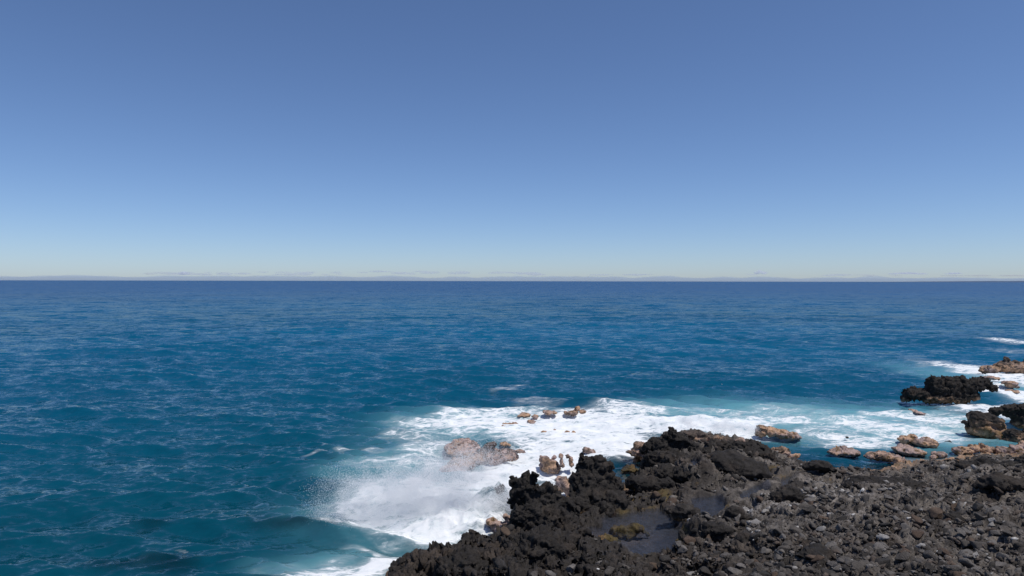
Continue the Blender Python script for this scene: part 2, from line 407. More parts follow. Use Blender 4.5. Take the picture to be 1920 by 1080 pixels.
# the black crags along the edge
rock('lava_crag', 'tall jagged black lava crag with knobbly peak right of the big splash', 'lava crag',
     [(966, 903, 9, 11), (985, 896, 10, 11), (1001, 898, 9, 11), (985, 925, 28, 28), (1012, 925, 26, 18), (1038, 922, 16, 13), (1012, 950, 48, 34), (1055, 955, 24, 24),
      (995, 985, 42, 42, .8), (1040, 990, 50, 40, .8), (1078, 985, 20, 18, .3), (1078, 962, 8, 10, .2), (1020, 1030, 80, 35, 1.8), (1090, 1010, 26, 20, 1.0), (960, 940, 10, 16)],
     23.6, 'lava', 1.0, knob=0.065, tan_top=-.1, voxel=.04)
rock('lava_crag', 'low black lava crag below the white splash with a knob at its left end', 'lava crag',
     [(890, 1012, 18, 15), (876, 1018, 16, 12), (905, 1020, 25, 15), (860, 1036, 30, 14, .4), (925, 1038, 40, 22, .8), (845, 1046, 24, 14, .4), (880, 1060, 60, 26, 1.5), (960, 1050, 40, 25, 1.5)],
     22.9, 'lava', .8, knob=0.06, tan_top=-.3)
rock('lava_crag', 'smooth black lava hump at the bottom edge beside pale green water', 'lava crag',
     [(790, 1040, 8, 12), (775, 1058, 28, 18), (755, 1062, 22, 16), (790, 1070, 25, 25), (745, 1080, 22, 16, .3), (800, 1062, 14, 16)], 21.6, 'lava', .9, knob=0.03, tan_top=-.3)
rock('lava_crag', 'rounded black lava crag with a small horn in front of the foam', 'lava crag',
     [(1089, 852, 3.5, 8), (1098, 862, 14, 11), (1120, 864, 20, 11), (1110, 880, 32, 20), (1135, 885, 20, 24), (1105, 905, 40, 26, .3), (1140, 915, 30, 26, .3), (1112, 935, 46, 28, .7),
      (1090, 955, 28, 22, .9), (1150, 940, 36, 20, .9), (1185, 950, 26, 14, .9), (1130, 955, 36, 18, 1.0)], 26.5, 'lava', 1.1, knob=0.055, tan_top=.35)
rock('lava_boulder', 'dark overhanging lava block on the ledge right of the dark channel', 'boulder',
     [(1200, 905, 26, 13), (1225, 908, 22, 16), (1185, 898, 12, 10), (1215, 922, 18, 12), (1250, 908, 20, 14)], 27.6, 'lava', .7, knob=.035, tan_top=-1)
rock('lava_crag', 'broad black lava crag with a blunt twin peak beyond the dark channel', 'lava crag',
     [(1263, 812, 9, 14), (1248, 820, 8, 9), (1270, 826, 20, 16), (1222, 832, 12, 11), (1212, 842, 14, 12), (1242, 840, 26, 18), (1290, 842, 26, 16), (1235, 862, 30, 18, .8), (1270, 868, 36, 20, 1.2), (1215, 872, 18, 14, .8), (1295, 888, 36, 16, 2.4), (1245, 888, 32, 14, 2.2)],
     31.5, 'lava', 1.0, knob=.055, tan_top=.05)
rock('lava_slab', 'smooth grey lava slab sloping down towards the tide pools', 'lava slab',
     [(1375, 872, 44, 22, 0, 1.2), (1400, 880, 40, 20, .3, 1.0), (1350, 862, 24, 14, 0, .8), (1420, 888, 26, 12, .4, .8)], 29.6, 'lava', 1.2, knob=.018, sharp=.4, tan_top=-1, voxel=.05)
rock('lava_crag', 'low black lava ridge running right behind the smooth grey slab', 'lava crag',
     [(1345, 836, 26, 11), (1385, 836, 26, 10), (1415, 834, 20, 9), (1405, 848, 30, 12, .4), (1435, 848, 16, 12, .3), (1440, 860, 18, 12, .8), (1330, 848, 26, 12, .5)], 32.0, 'lava', .7, knob=.05, tan_top=-.3)
rock('shore_rock', 'reddish tan rocky ridge between the twin-peak crag and the white foam', 'rock',
     [(1292, 812, 16, 9), (1312, 812, 12, 10), (1335, 818, 14, 8), (1362, 822, 14, 7), (1388, 824, 10, 5), (1305, 824, 22, 9), (1350, 830, 30, 8)], 33.6, 'tan', .55, knob=.04, tan_top=1.15)
rock('shore_rock', 'tan rock shoulder at the left foot of the twin-peak crag', 'rock',
     [(1200, 832, 13, 8), (1194, 845, 12, 10), (1208, 846, 12, 12)], 33.2, 'tan', .5, knob=.04, tan_top=1.2)
rock('shore_rock', 'flat golden rock ledge in the foam left of the twin-peak crag', 'rock',
     [(1182, 845, 10, 4), (1196, 850, 14, 5), (1208, 858, 8, 6)], 34, 'tan', .4, knob=.03, tan_top=.9)
rock('shore_rock', 'orange tan rock face wetted by the splash left of the tall crag', 'rock',
     [(924, 976, 14, 9), (936, 988, 16, 16), (945, 1000, 18, 18), (958, 978, 12, 14), (950, 965, 8, 8)], 24.4, 'tan', .5, knob=.045, tan_top=2)
rock('shore_rock', 'small dark rock poking out of the white splash', 'rock',
     [(934, 918, 12, 6), (942, 916, 7, 7), (928, 924, 14, 8)], 26.6, 'lava', .4, knob=.05, tan_top=-1)
rock('shore_rock', 'pinkish brown rock at the left foot of the horned crag', 'rock',
     [(1058, 905, 16, 16), (1066, 912, 16, 18), (1050, 915, 10, 10)], 28.6, 'pink', .5, knob=.04, tan_top=2)
rock('shore_rock', 'pale pink wave-washed rock in the narrow white inlet', 'rock', [(1056, 938, 8, 8), (1060, 944, 9, 9)], 26.6, 'pink', .3, knob=.03, tan_top=2)
rock('shore_rock', 'small tan rock showing behind the horned crag', 'rock', [(1100, 843, 9, 7), (1110, 848, 9, 6)], 35, 'tan', .35, knob=.03, tan_top=2)
rock('shore_rock', 'dark rock with a tan lip lying in the dark channel', 'rock', [(1180, 877, 13, 7), (1172, 882, 9, 5), (1190, 883, 9, 5)], 32.5, 'algae', .4, knob=.03, tan_top=.22)
# rocks in the surf, left group
rock('surf_rock', 'pinkish mound-shaped rock in foam behind the dark-ridged one', 'rock',
     [(868, 834, 24, 13), (850, 840, 18, 10), (884, 838, 16, 8), (866, 845, 28, 7)], 36.4, 'pink', .6, knob=.04, sharp=.5, tan_top=3, group=BRK)
rock('surf_rock', 'long pinkish rock with a dark blue-grey ridge seen through spray', 'rock',
     [(926, 828, 7, 7), (917, 835, 10, 8), (907, 844, 12, 9), (882, 856, 16, 10), (862, 868, 20, 13), (845, 880, 20, 12), (872, 872, 20, 10), (895, 860, 28, 15), (925, 855, 30, 14), (950, 852, 22, 10), (963, 854, 12, 6), (855, 885, 22, 8), (950, 843, 16, 4), (975, 843, 12, 3.5)],
     33.6, 'pink', .55, knob=.04, sharp=.8, tan_top=.6, deep=1.0, group=BRK)
rock('surf_rock', 'low tan rock with golden green weed on top in white water', 'rock',
     [(952, 799, 16, 6), (963, 796, 8, 5), (940, 801, 9, 4), (968, 800, 8, 5)], 41.8, 'tan', .5, knob=.05, tan_top=.8, group=BRK)
for lb, lm, dd in [('thin flat pinkish rock awash at the outer edge of the foam', [(985, 777, 12, 3), (975, 779, 6, 2.5)], 46),
                   ('small brown rock above a flatter one in the foam', [(1004, 781, 8, 5)], 44.8),
                   ('flat brown rock just below a rounder small one', [(999, 791, 10, 4), (993, 790, 5, 4)], 43),
                   ('brown rock at the left end of the chain of outer surf rocks', [(1028, 773, 9, 6), (1040, 773, 7, 4), (1021, 771, 5, 3)], 45.6),
                   ('brown rock in the middle of the chain of outer surf rocks', [(1073, 774, 11, 5), (1062, 773, 6, 4)], 45.6),
                   ('tallest brown rock at the right end of the outer surf chain', [(1083, 765, 7, 6), (1093, 771, 8, 4), (1080, 770, 6, 5)], 46.4),
                   ('brown two-humped rock alone in the widest white foam', [(1027, 797, 5, 5), (1035, 800, 6, 4)], 42),
                   ('pinkish speck of rock right of the two-humped one', [(1052, 798, 5, 2)], 42),
                   ('pale pink rock almost buried in the foam', [(1020, 811, 8, 4)], 40.8),
                   ('tiny dark rock between the pale pink rock and a brown pair', [(1040, 806, 3.5, 3)], 41),
                   ('brown pair of low rocks in foam behind the horned crag', [(1064, 810, 7, 4), (1076, 810, 5, 3)], 40.6),
                   ('thin brown rock behind the dark-ridged pink rock', [(946, 832, 9, 3), (956, 834, 4, 2.5)], 37.2)]:
    rock('surf_rock', lb, 'rock', lm, dd, 'tan', .3, knob=.04, tan_top=1.2, voxel=.04, group=BRK)
rock('surf_rock', 'dark brown boulder with tan foot left of the horned crag', 'rock',
     [(1030, 872, 18, 14), (1024, 862, 12, 10), (1040, 876, 15, 11), (1020, 857, 8, 6)], 32.4, 'pink', .7, knob=.045, tan_top=.75, group=BRK)
rock('surf_rock', 'small pinkish knob touching the dark brown tan-footed boulder', 'rock', [(1040, 857, 6, 5)], 32.8, 'pink', .25, knob=.03, tan_top=2, group=BRK)
rock('surf_rock', 'arched brown rock with white water pouring through it', 'rock',
     [(1053, 853, 6, 6), (1053, 863, 4, 8), (1064, 853, 5, 5), (1071, 860, 5, 7), (1072, 870, 5, 8), (1055, 872, 6, 6)], 32, 'pink', .3, knob=.03, tan_top=2, voxel=.03, group=BRK)
# rocks on the right
rock('surf_rock', 'orange brown rock with a raised dark left end at the edge of the breaker', 'rock',
     [(1430, 800, 10, 8), (1426, 808, 8, 10), (1445, 806, 14, 8), (1465, 812, 16, 8), (1485, 815, 14, 6), (1498, 819, 6, 4)], 38.8, 'tan', .6, knob=.05, tan_top=1.15, group=BRK)
rock('shore_rock', 'golden brown rock lump against the right end of the black ridge', 'rock',
     [(1465, 845, 18, 13), (1455, 852, 14, 14), (1480, 856, 12, 10), (1492, 850, 10, 4), (1468, 864, 18, 8)], 33.6, 'tan', .6, knob=.05, tan_top=.75)
rock('surf_rock', 'low brown rock at the seaward side of the quiet lagoon', 'rock',
     [(1580, 844, 16, 7), (1598, 846, 14, 6), (1565, 847, 12, 4), (1582, 838, 7, 5)], 35.8, 'tan', .5, knob=.045, tan_top=.8, group=BRK)
rock('shore_rock', 'olive brown rock ledge at the right end of the quiet lagoon', 'rock',
     [(1645, 852, 20, 9), (1665, 854, 22, 9), (1685, 862, 16, 8), (1632, 854, 12, 5), (1650, 846, 10, 6)], 34.6, 'tan', .6, knob=.05, tan_top=.45)
rock('surf_rock', 'smooth tan rock above the olive brown ledge', 'rock', [(1702, 842, 20, 8), (1684, 840, 9, 6), (1722, 846, 14, 5)], 36, 'tan', .7, knob=.03, sharp=.4, tan_top=2, group=BRK)
rock('surf_rock', 'blocky tan boulder with a notch left of a rounder one', 'boulder', [(1699, 823, 12, 9), (1712, 820, 8, 9), (1690, 822, 6, 6)], 37.8, 'tan', .5, knob=.03, sharp=.6, tan_top=1.1, group=BRK)
rock('surf_rock', 'rounded tan boulder touching the notched blocky one', 'boulder', [(1742, 828, 15, 11), (1726, 828, 14, 7), (1748, 832, 10, 8)], 37, 'tan', .7, knob=.025, sharp=.3, tan_top=2, group=BRK)
rock('surf_rock', 'black pointed stone in the water right of the rounded tan boulder', 'stone', [(1778, 829, 6, 5)], 38, 'lava', .3, knob=.02, tan_top=-1, group=BRK)
rock('surf_rock', 'small dark reddish rock awash left of the tan boulders', 'rock', [(1681, 807, 9, 3), (1672, 806, 5, 3)], 41, 'lava', .3, knob=.03, tan_top=.1, group=BRK)
rock('surf_rock', 'tiny black rock tip in open foam beyond the lagoon', 'rock', [(1588, 819, 3.5, 2.5)], 39, 'lava', .2, knob=.02, tan_top=-1, group=BRK)
rock('surf_rock', 'small black rock tip left of the reddish rock', 'rock', [(1641, 815, 5, 2.5)], 40, 'lava', .2, knob=.02, tan_top=-1, group=BRK)
rock('surf_rock', 'slanting brown rock in pale turquoise water below the black islet', 'rock', [(1712, 768, 8, 3.5), (1722, 772, 9, 3), (1730, 774, 6, 2)], 47.6, 'pink', .3, knob=.03, tan_top=2, group=BRK)
rock('lava_islet', 'large black lava islet with a sloping left shoulder in the surf', 'islet',
     [(1716, 738, 22, 12), (1704, 746, 14, 7), (1738, 742, 22, 12), (1756, 724, 20, 19), (1776, 728, 28, 22), (1806, 722, 26, 19), (1800, 740, 28, 12), (1830, 718, 18, 12), (1845, 714, 12, 8), (1856, 722, 14, 6), (1825, 742, 12, 10), (1770, 745, 40, 9)],
     51, 'lava', 1.5, knob=.09, tan_top=.16, voxel=.07)
rock('lava_islet', 'farthest brown rock islet with a black spike at the right edge', 'islet',
     [(1860, 690, 22, 8), (1888, 684, 24, 12), (1915, 688, 30, 12), (1888, 668, 5, 7), (1905, 676, 10, 7), (1925, 674, 8, 6), (1850, 692, 16, 5), (1935, 690, 20, 14)],
     66, 'tan', 1.3, knob=.09, tan_top=1.0, voxel=.09)
rock('surf_rock', 'low tan rock behind the right tail of the black islet', 'rock', [(1856, 706, 9, 4), (1866, 708, 8, 3)], 61, 'tan', .5, knob=.05, tan_top=2, voxel=.06, group=BRK)
rock('surf_rock', 'tan rock stacked above a lower twin in white foam at right', 'rock', [(1893, 716, 12, 4.5), (1897, 722, 10, 4)], 57.6, 'tan', .5, knob=.05, tan_top=.8, voxel=.06, group=BRK)
rock('surf_rock', 'flat tan rock just below its twin in white foam at right', 'rock', [(1898, 732, 10, 4), (1906, 735, 7, 3)], 55, 'tan', .5, knob=.04, tan_top=2, voxel=.06, group=BRK)
rock('surf_boulder', 'big boulder with black top and tan lower half standing in surf', 'boulder',
     [(1838, 786, 18, 15), (1855, 790, 22, 17), (1840, 803, 22, 14), (1866, 802, 18, 15), (1852, 810, 26, 10)], 39.8, 'lava', 1.3, knob=.03, sharp=.5, tan_top=.85, voxel=.05)
rock('surf_rock', 'small dark horn-like rock leaning at the left of the big two-toned boulder', 'rock', [(1810, 791, 6, 5), (1816, 798, 6, 6)], 40, 'lava', .3, knob=.02, tan_top=-1)
rock('lava_crag', 'black arched lava rock behind the big two-toned boulder', 'lava crag',
     [(1868, 770, 12, 8), (1890, 766, 18, 9), (1912, 764, 18, 8), (1930, 775, 16, 22), (1908, 785, 9, 18), (1898, 775, 16, 7), (1950, 780, 20, 26)], 41.5, 'lava', .8, knob=.06, tan_top=.35, voxel=.055)
rock('shore_rock', 'dark rock with ochre base at the right edge below the arch', 'rock',
     [(1900, 814, 18, 12), (1915, 822, 24, 14), (1888, 822, 12, 8), (1935, 810, 16, 16)], 38, 'lava', .7, knob=.05, tan_top=.4)
rock('surf_rock', 'flat dark rock awash in front of the big two-toned boulder', 'rock', [(1868, 826, 12, 3)], 38.3, 'lava', .3, knob=.02, tan_top=-1, group=BRK)
rock('shore_rock', 'pale tan rock at the left end of the right-hand shore row', 'rock', [(1798, 842, 13, 9), (1812, 842, 13, 8)], 35.6, 'tan', .6, knob=.03, sharp=.5, tan_top=2)
rock('shore_rock', 'brown craggy rock in the middle of the right-hand shore row', 'rock', [(1828, 838, 12, 9), (1850, 840, 14, 9), (1840, 832, 6, 6), (1866, 845, 8, 6)], 35.6, 'tan', .5, knob=.05, tan_top=.7)
rock('shore_rock', 'orange tan rock bank at the right edge of the shore row', 'rock', [(1885, 845, 16, 10), (1905, 842, 18, 12), (1925, 838, 16, 14), (1880, 858, 12, 8)], 35.2, 'tan', .8, knob=.04, sharp=.6, tan_top=2)
rock('shore_rock', 'small pale tan rock half hidden behind the lava edge', 'rock', [(1762, 850, 14, 6), (1750, 856, 8, 5)], 35.4, 'tan', .4, knob=.04, tan_top=2)
# rocks in and round the pools
rock('pool_rock', 'black rock with golden weed round its base inside the main tide pool', 'rock',
     [(1170, 992, 18, 8), (1190, 990, 16, 8), (1155, 995, 12, 7), (1205, 997, 10, 4), (1217, 1001, 6, 3), (1175, 1000, 24, 6)], 23.3, 'algae', .5, knob=.035, tan_top=.68)
rock('pool_rock', 'leaning black rock with orange underside on the right bank of the main pool', 'rock',
     [(1262, 956, 18, 9), (1285, 955, 20, 12), (1300, 965, 16, 12), (1290, 980, 14, 14, .5), (1275, 968, 14, 10)], 23.9, 'algae', .6, knob=.03, sharp=.7, tan_top=.68)
rock('lava_boulder', 'upright rounded grey lava pillar on the right bank of the main pool', 'boulder',
     [(1303, 1008, 10, 14), (1302, 1025, 10, 14), (1300, 996, 9, 8)], 21.1, 'lava', .6, knob=.014, sharp=.3, tan_top=-1)
rock('pool_rock', 'dark rock with golden weed foot at the right shore of the main pool', 'rock',
     [(1280, 1010, 9, 16), (1284, 1028, 10, 10), (1272, 1018, 6, 8)], 21.7, 'algae', .5, knob=.03, tan_top=.85)
rock('pool_rock', 'brown weedy rock spur at the left shore of the main pool', 'rock',
     [(1140, 1012, 18, 12), (1158, 1020, 14, 10), (1150, 1028, 18, 8), (1128, 1018, 12, 14)], 22.4, 'algae', .5, knob=.03, tan_top=.8)
rock('lava_boulder', 'rough brown-grey lava boulder between the two tide pools', 'boulder',
     [(1340, 992, 26, 14), (1362, 996, 16, 12), (1330, 1000, 18, 14), (1350, 1006, 20, 10)], 21.6, 'lava', .6, knob=.03, sharp=.8, tan_top=-1)
rock('lava_boulder', 'lava boulder on the far right bank of the small tide pool', 'boulder',
     [(1378, 962, 18, 13), (1366, 972, 12, 10), (1392, 970, 14, 10)], 23.2, 'lava', .6, knob=.03, tan_top=-1)
rock('lava_boulder', 'broad dark boulder on the shore below the quiet lagoon', 'boulder',
     [(1535, 872, 24, 10), (1518, 876, 16, 8), (1552, 877, 16, 8)], 29.6, 'lava', .7, knob=.02, sharp=.5, tan_top=-1)

for lb, cat, lm, dd, st, sz, kn in [
    ('jagged dark lava outcrop just below the olive ledge end of the lagoon', 'lava crag', [(1480, 925, 26, 12), (1462, 930, 18, 10), (1500, 932, 16, 10)], 25.6, 'lava', .6, .03),
    ('black rough outcrop right of the rusty brown pointed boulder', 'lava crag', [(1790, 972, 18, 14), (1808, 978, 16, 10), (1776, 980, 14, 8)], 21.2, 'lava', .5, .03),
    ('dark hollow-faced lava ledge high on the right slope', 'lava crag', [(1870, 902, 34, 14), (1900, 906, 30, 12), (1845, 908, 20, 8)], 24.4, 'lava', .8, .035),
    ('long shadowed lava slab in the lower middle of the rubble', 'lava slab', [(1535, 1036, 34, 9), (1560, 1040, 26, 8), (1510, 1042, 20, 7)], 18.4, 'lava', .6, .02),
    ('dark lava hump on the skyline of the slope under the tan shore rocks', 'lava crag', [(1840, 868, 26, 8), (1815, 872, 24, 6), (1868, 872, 20, 7)], 29.4, 'lava', .8, .035),
    ('dark lava hump at the right edge below the orange tan bank', 'lava crag', [(1905, 874, 30, 10), (1930, 868, 26, 16)], 28.6, 'lava', .9, .04),
    ('grey lava block left of the pale middle of the rubble', 'boulder', [(1400, 1012, 22, 13), (1418, 1018, 18, 11), (1385, 1020, 14, 10)], 20.6, 'lava', .5, .02),
    ('brownish lava hump at the bottom edge below the main pool', 'lava crag', [(1235, 1066, 40, 14), (1265, 1070, 34, 14), (1205, 1070, 26, 12)], 20.2, 'lava', .6, .035),
    ('rough lava block at the bottom right of the small pool bank', 'boulder', [(1465, 1010, 20, 12), (1482, 1014, 16, 10)], 20.6, 'lava', .5, .025),
    ('low dark lava ledge across the dark slope below the lagoon', 'lava slab', [(1640, 905, 44, 10), (1680, 908, 40, 10), (1605, 910, 26, 8), (1720, 912, 24, 8)], 26.4, 'lava', .7, .03)]:
    rock('lava_boulder' if cat == 'boulder' else 'lava_slab' if cat == 'lava slab' else 'lava_crag', lb, cat, lm, dd, st, sz, knob=kn, sharp=.8, tan_top=-1)

# ------------------------------------------------------------------ loose stones
def stone_shape(seed, sub):
    rnd = np.random.default_rng(seed); bm = bmesh.new(); bmesh.ops.create_icosphere(bm, subdivisions=sub, radius=1.0)
    v = np.array([q.co[:] for q in bm.verts]); f = np.array([[q.index for q in t.verts] for t in bm.faces]); bm.free()
    for k in range(9):
        n = rnd.normal(size=3); n /= np.linalg.norm(n); c = rnd.uniform(.3, .8); d = v @ n
        v = v - np.outer(np.maximum(d - c, 0), n) * 0.97
    v = v * (1 + 0.16 * fbm(v * 1.5 + seed, 2, seed % 40)[:, None] + (0.09 * fbm(v * 4 + seed, 3, 3)[:, None] if sub > 2 else 0))
    v *= np.array([1.0, rnd.uniform(.55, .95), rnd.uniform(.4, .75)])
    return v, f
big_shapes = [stone_shape(100 + k, 3) for k in range(16)]; small_shapes = [stone_shape(200 + k, 1) for k in range(14)]
_cache = {}
def stone_mesh(k, mat):
    if (k, mat.name) not in _cache:
        v, f = big_shapes[k]; me = mesh_np('lava_stone', v, f); me.materials.append(mat); _cache[(k, mat.name)] = me
    return _cache[(k, mat.name)]
rng = np.random.default_rng(11); rnd = random.Random(4)
def scatter(n, smin, smax, zone):
    out = []
    while len(out) < n:
        m = 4000; px = rng.uniform(zone[0], zone[1], m); py = rng.uniform(zone[2], zone[3], m) if False else None
        r = 13.5 * np.exp(rng.random(m) * math.log(zone[3] / 13.5)); a = np.arctan((px - 960) / F)
        xy = np.c_[r * np.tan(a), r]; h = ground(xy); s = polysdf(xy, land); ok = s > 0.9
        for q, z in pools: ok &= polysdf(xy, q) < -0.25
        # sparse near the crags at left, dense in the rubble on the right
        dens = sstep(1.0, 6.0, xy[:, 0] + 0.9 * fbm(np.c_[xy, h] * .5, 2, 33)) * .9 + .1
        ok &= rng.random(m) < dens
        for q, z in zip(xy[ok], h[ok]):
            out.append((q[0], q[1], z, smin * (smax / smin) ** (rng.random() ** 3.0)))
    return out[:n]
stones = scatter(12000, 0.03, 0.26, (760, 2050, 0, 33))
proj = [(s[3] / s[1], k) for k, s in enumerate(stones) if abs(s[0] / s[1]) < .745 and (HOR + (H - s[2]) * F / s[1]) < 1085]
proj.sort(reverse=True); BIG = [k for _, k in proj[:262]]; bigset = set(BIG)
def zone_of(x, y):
    px = 960 + x * F / y
    if px < 1000: return 'on the black lava below the splash'
    if px < 1150: return 'on the black lava left of the main tide pool'
    if px < 1300: return 'on the rough bank below the main tide pool' if y < 22 else 'beside the two tide pools'
    if px < 1420: return 'at lower centre of the rubble' if y < 21 else 'on the bank right of the small tide pool'
    if y > 25: return 'in the dark rubble below the lagoon' if px < 1700 else 'on the dark slope below the tan shore rocks'
    if px < 1650: return 'in the lower middle of the rubble' if y < 20 else 'in the pale middle of the rubble'
    if px < 1780: return 'near the rusty brown pointed boulder' if y > 20 else 'round the pair of white coral lumps'
    return 'at the lower right corner' if y < 20 else 'at the right edge of the rubble'
TONES = [(M_BLACK, 'black'), (M_STONE, 'dark grey'), (M_MID, 'mid grey'), (M_BROWN, 'rusty brown'), (M_PALE, 'pale grey')]
proto = {}
def shape_word(k):
    v = big_shapes[k][0]; e = np.ptp(v, axis=0); r = e[2] / max(e[0], e[1]); q = min(e[0], e[1]) / max(e[0], e[1])
    return 'flat' if r < .5 else 'long' if q < .72 else 'chunky'
for rank, k in enumerate(BIG):
    x, y, z, s = stones[k]; u = rnd.random(); pl = float(splats(np.array([[x, y]]), PALE)[0])
    ti = rnd.choices(range(5), (2, 4, 3, 1.6, .3 + 3 * pl))[0]; mat, adj = TONES[ti]; kk = rnd.randrange(16)
    me = stone_mesh(kk, mat)
    if mat.name not in proto: o = proto[mat.name] = link('lava_stone', me)
    else: o = proto[mat.name].copy(); o.data = me; COL.objects.link(o)
    o.location = (x, y, z + s * .05); o.scale = (s, s, s)
    o.rotation_euler = (rnd.gauss(0, .35), rnd.gauss(0, .35), rnd.uniform(0, 6.28))
    zl = zone_of(x, y); sz = 'big' if rank < 70 else 'middling' if rank < 160 else 'small'
    lb = f'{sz} {shape_word(kk)} {adj} stone lying {zl}'; tag(o, lb, 'stone', 'loose stones of the lava rubble')
def one_stone(label, px, py, z, hw, mat, k, cat='stone', name='lava_stone', rot=(0, 0, 0), sc=(1, 1, 1), group=None):
    q = P(px, py, z); z = float(ground(q[:2])[0]); q = P(px, py, z); z = float(ground(q[:2])[0]); s = hw * q[1] / F
    o = link(name, stone_mesh(k, mat)); o.location = (q[0], q[1], z + s * .35); o.scale = (s * sc[0], s * sc[1], s * sc[2]); o.rotation_euler = rot
    return tag(o, label, cat, group)
one_stone('pale grey rounded boulder in the rubble right of the small tide pool', 1418, 986, 1.1, 13, M_PALE, 2, 'boulder')
one_stone('flat-topped grey boulder in the middle of the rubble', 1540, 985, 1.4, 12, M_PALE, 5, 'boulder')
one_stone('rusty brown pointed boulder right of the pale rubble patch', 1758, 968, 1.6, 18, M_BROWN, 7, 'boulder', sc=(1, 1, 1.2))
one_stone('long grey leaning stone near the right edge of the rubble', 1888, 1005, 1.9, 16, M_STONE, 9, 'boulder', rot=(.3, .4, .4), sc=(1.2, .8, .9))
one_stone('greenish grey flat boulder on the upper right slope', 1873, 928, 1.6, 13, M_STONE, 3, 'boulder', sc=(1.1, 1, .7))
one_stone('long dark ridge-shaped block at the top of the rubble', 1515, 958, 1.2, 24, M_STONE, 11, 'boulder', rot=(0, .2, .3), sc=(1.4, .7, .7))
for lb, px, py, hw, k in [('single white coral lump in the middle of the rubble', 1600, 966, 5.5, 1), ('white coral lump, left one of a pair at lower right', 1751, 1049, 4, 4), ('white coral lump, right one of a pair at lower right', 1761, 1046, 5, 6),
                          ('white stone chip lying left of the pale grey boulder', 1404, 949, 4, 8), ('small white pebble above the ridge-shaped block', 1483, 950, 3, 10), ('white pebble on black lava at the bottom', 1122, 1071, 3.2, 12),
                          ('white shell-like chip at the bottom right of the pebbly dip', 1598, 1043, 3.5, 13), ('white coral pieces on the upper pale rubble patch, left piece', 1788, 945, 4, 1), ('white coral piece at the right of the pale rubble patch', 1802, 947, 4, 6)]:
    one_stone(lb, px, py, 1.5, hw, M_CORAL, k, 'coral', 'coral_lump')
# the uncounted small rubble
vs, fs, cs, off = [], [], [], 0
PL = splats(np.array([q[:2] for q in stones]), PALE)
for k, (x, y, z, s) in enumerate(stones):
    if k in bigset: continue
    v, f = small_shapes[k % 14]; a = rnd.uniform(0, 6.28); ca, sa = math.cos(a), math.sin(a); tx, ty = rnd.gauss(0, .3), rnd.gauss(0, .3)
    v = v * s; v = np.c_[v[:, 0] * ca - v[:, 1] * sa, v[:, 0] * sa + v[:, 1] * ca, v[:, 2] + tx * v[:, 0] + ty * v[:, 1]] + (x, y, z + s * .02)
    u = rnd.random(); pale = (x > 7) * .03 + .4 * PL[k]
    c = (.26, .245, .23) if u < pale else (.5, .48, .45) if u < pale + .006 else tuple(np.array(rnd.choice([(.05, .043, .037), (.10, .087, .076), (.08, .062, .05), (.14, .125, .112)])) * rnd.uniform(.6, 1.3) * (.45 + .55 * min(1, max(0, (x - .5) / 5))))
    vs.append(v); fs.append(f + off); cs.append(np.tile(c, (len(v), 1))); off += len(v)
tag(link('rubble', mesh_np('rubble', np.concatenate(vs), np.concatenate(fs), smooth=False, tint=np.concatenate(cs)), M_ROCK), kind='stuff')

# ------------------------------------------------------------------ sea bed and sea
FOAM = [(1000, 800, 130, 28, .84), (900, 800, 90, 20, .62), (1120, 790, 130, 30, .88), (1150, 830, 90, 33, .97), (1290, 800, 110, 20, .98), (1380, 808, 60, 20, .92), (1050, 860, 110, 42, .97),
        (960, 880, 110, 38, .95), (1062, 945, 40, 34, .97), (870, 935, 115, 45, .86), (740, 940, 120, 44, .84), (850, 990, 110, 30, .95), (690, 985, 90, 20, .8), (660, 905, 50, 12, .4), (1190, 764, 80, 9, .72),
        (810, 794, 90, 14, .72), (770, 818, 70, 12, .55), (810, 842, 80, 16, .68), (770, 872, 90, 16, .56), (860, 778, 80, 8, .55), (930, 770, 80, 9, .66), (1010, 752, 60, 6, .5), (975, 727, 24, 2, .62), (948, 733, 28, 2.4, .52), (640, 1068, 100, 18, .76), (725, 1048, 55, 22, .85), (650, 1030, 60, 6, .52), (570, 1080, 60, 12, .6), (700, 1012, 50, 6, .5), (575, 857, 30, 2, .5), (645, 850, 22, 3, .52), (690, 846, 30, 5, .56), (700, 865, 60, 14, .36), (625, 842, 14, 2.5, .45),
        (1480, 768, 100, 14, .52), (1430, 790, 70, 12, .66), (1560, 800, 110, 12, .64), (1520, 818, 70, 8, .62), (1600, 786, 70, 7, .56), (1680, 812, 110, 18, .66), (1620, 830, 80, 9, .74), (1740, 780, 80, 14, .66), (1800, 795, 100, 18, .64), (1660, 775, 50, 6, .6), (1340, 768, 90, 10, .5), (1890, 735, 55, 22, .93), (1850, 762, 90, 18, .76),
        (1822, 690, 34, 10, .75), (1892, 641, 40, 6, .75), (1790, 822, 80, 16, .56), (1740, 858, 80, 8, .55), (1180, 862, 46, 12, .85), (1960, 720, 60, 60, .9), (285, 1045, 20, 3, .42), (1910, 660, 60, 6, .4), (1540, 835, 50, 5, .55)]
MILK = [(1500, 785, 220, 42, .85), (1750, 800, 200, 52, .95), (900, 795, 190, 34, .7), (760, 870, 140, 40, .6), (650, 1065, 130, 36, .65), (1330, 775, 160, 34, .7), (800, 960, 220, 70, .5), (1880, 720, 100, 50, .7)]
REEF = [(260, 1064, 110, 20, .86), (240, 990, 50, 14, .8), (545, 988, 90, 13, .84), (320, 853, 60, 8, .6), (150, 1040, 60, 12, .6), (440, 840, 50, 8, .5), (60, 960, 50, 12, .5), (190, 930, 60, 9, .5), (420, 1045, 40, 8, .4), (350, 790, 90, 8, .4)]
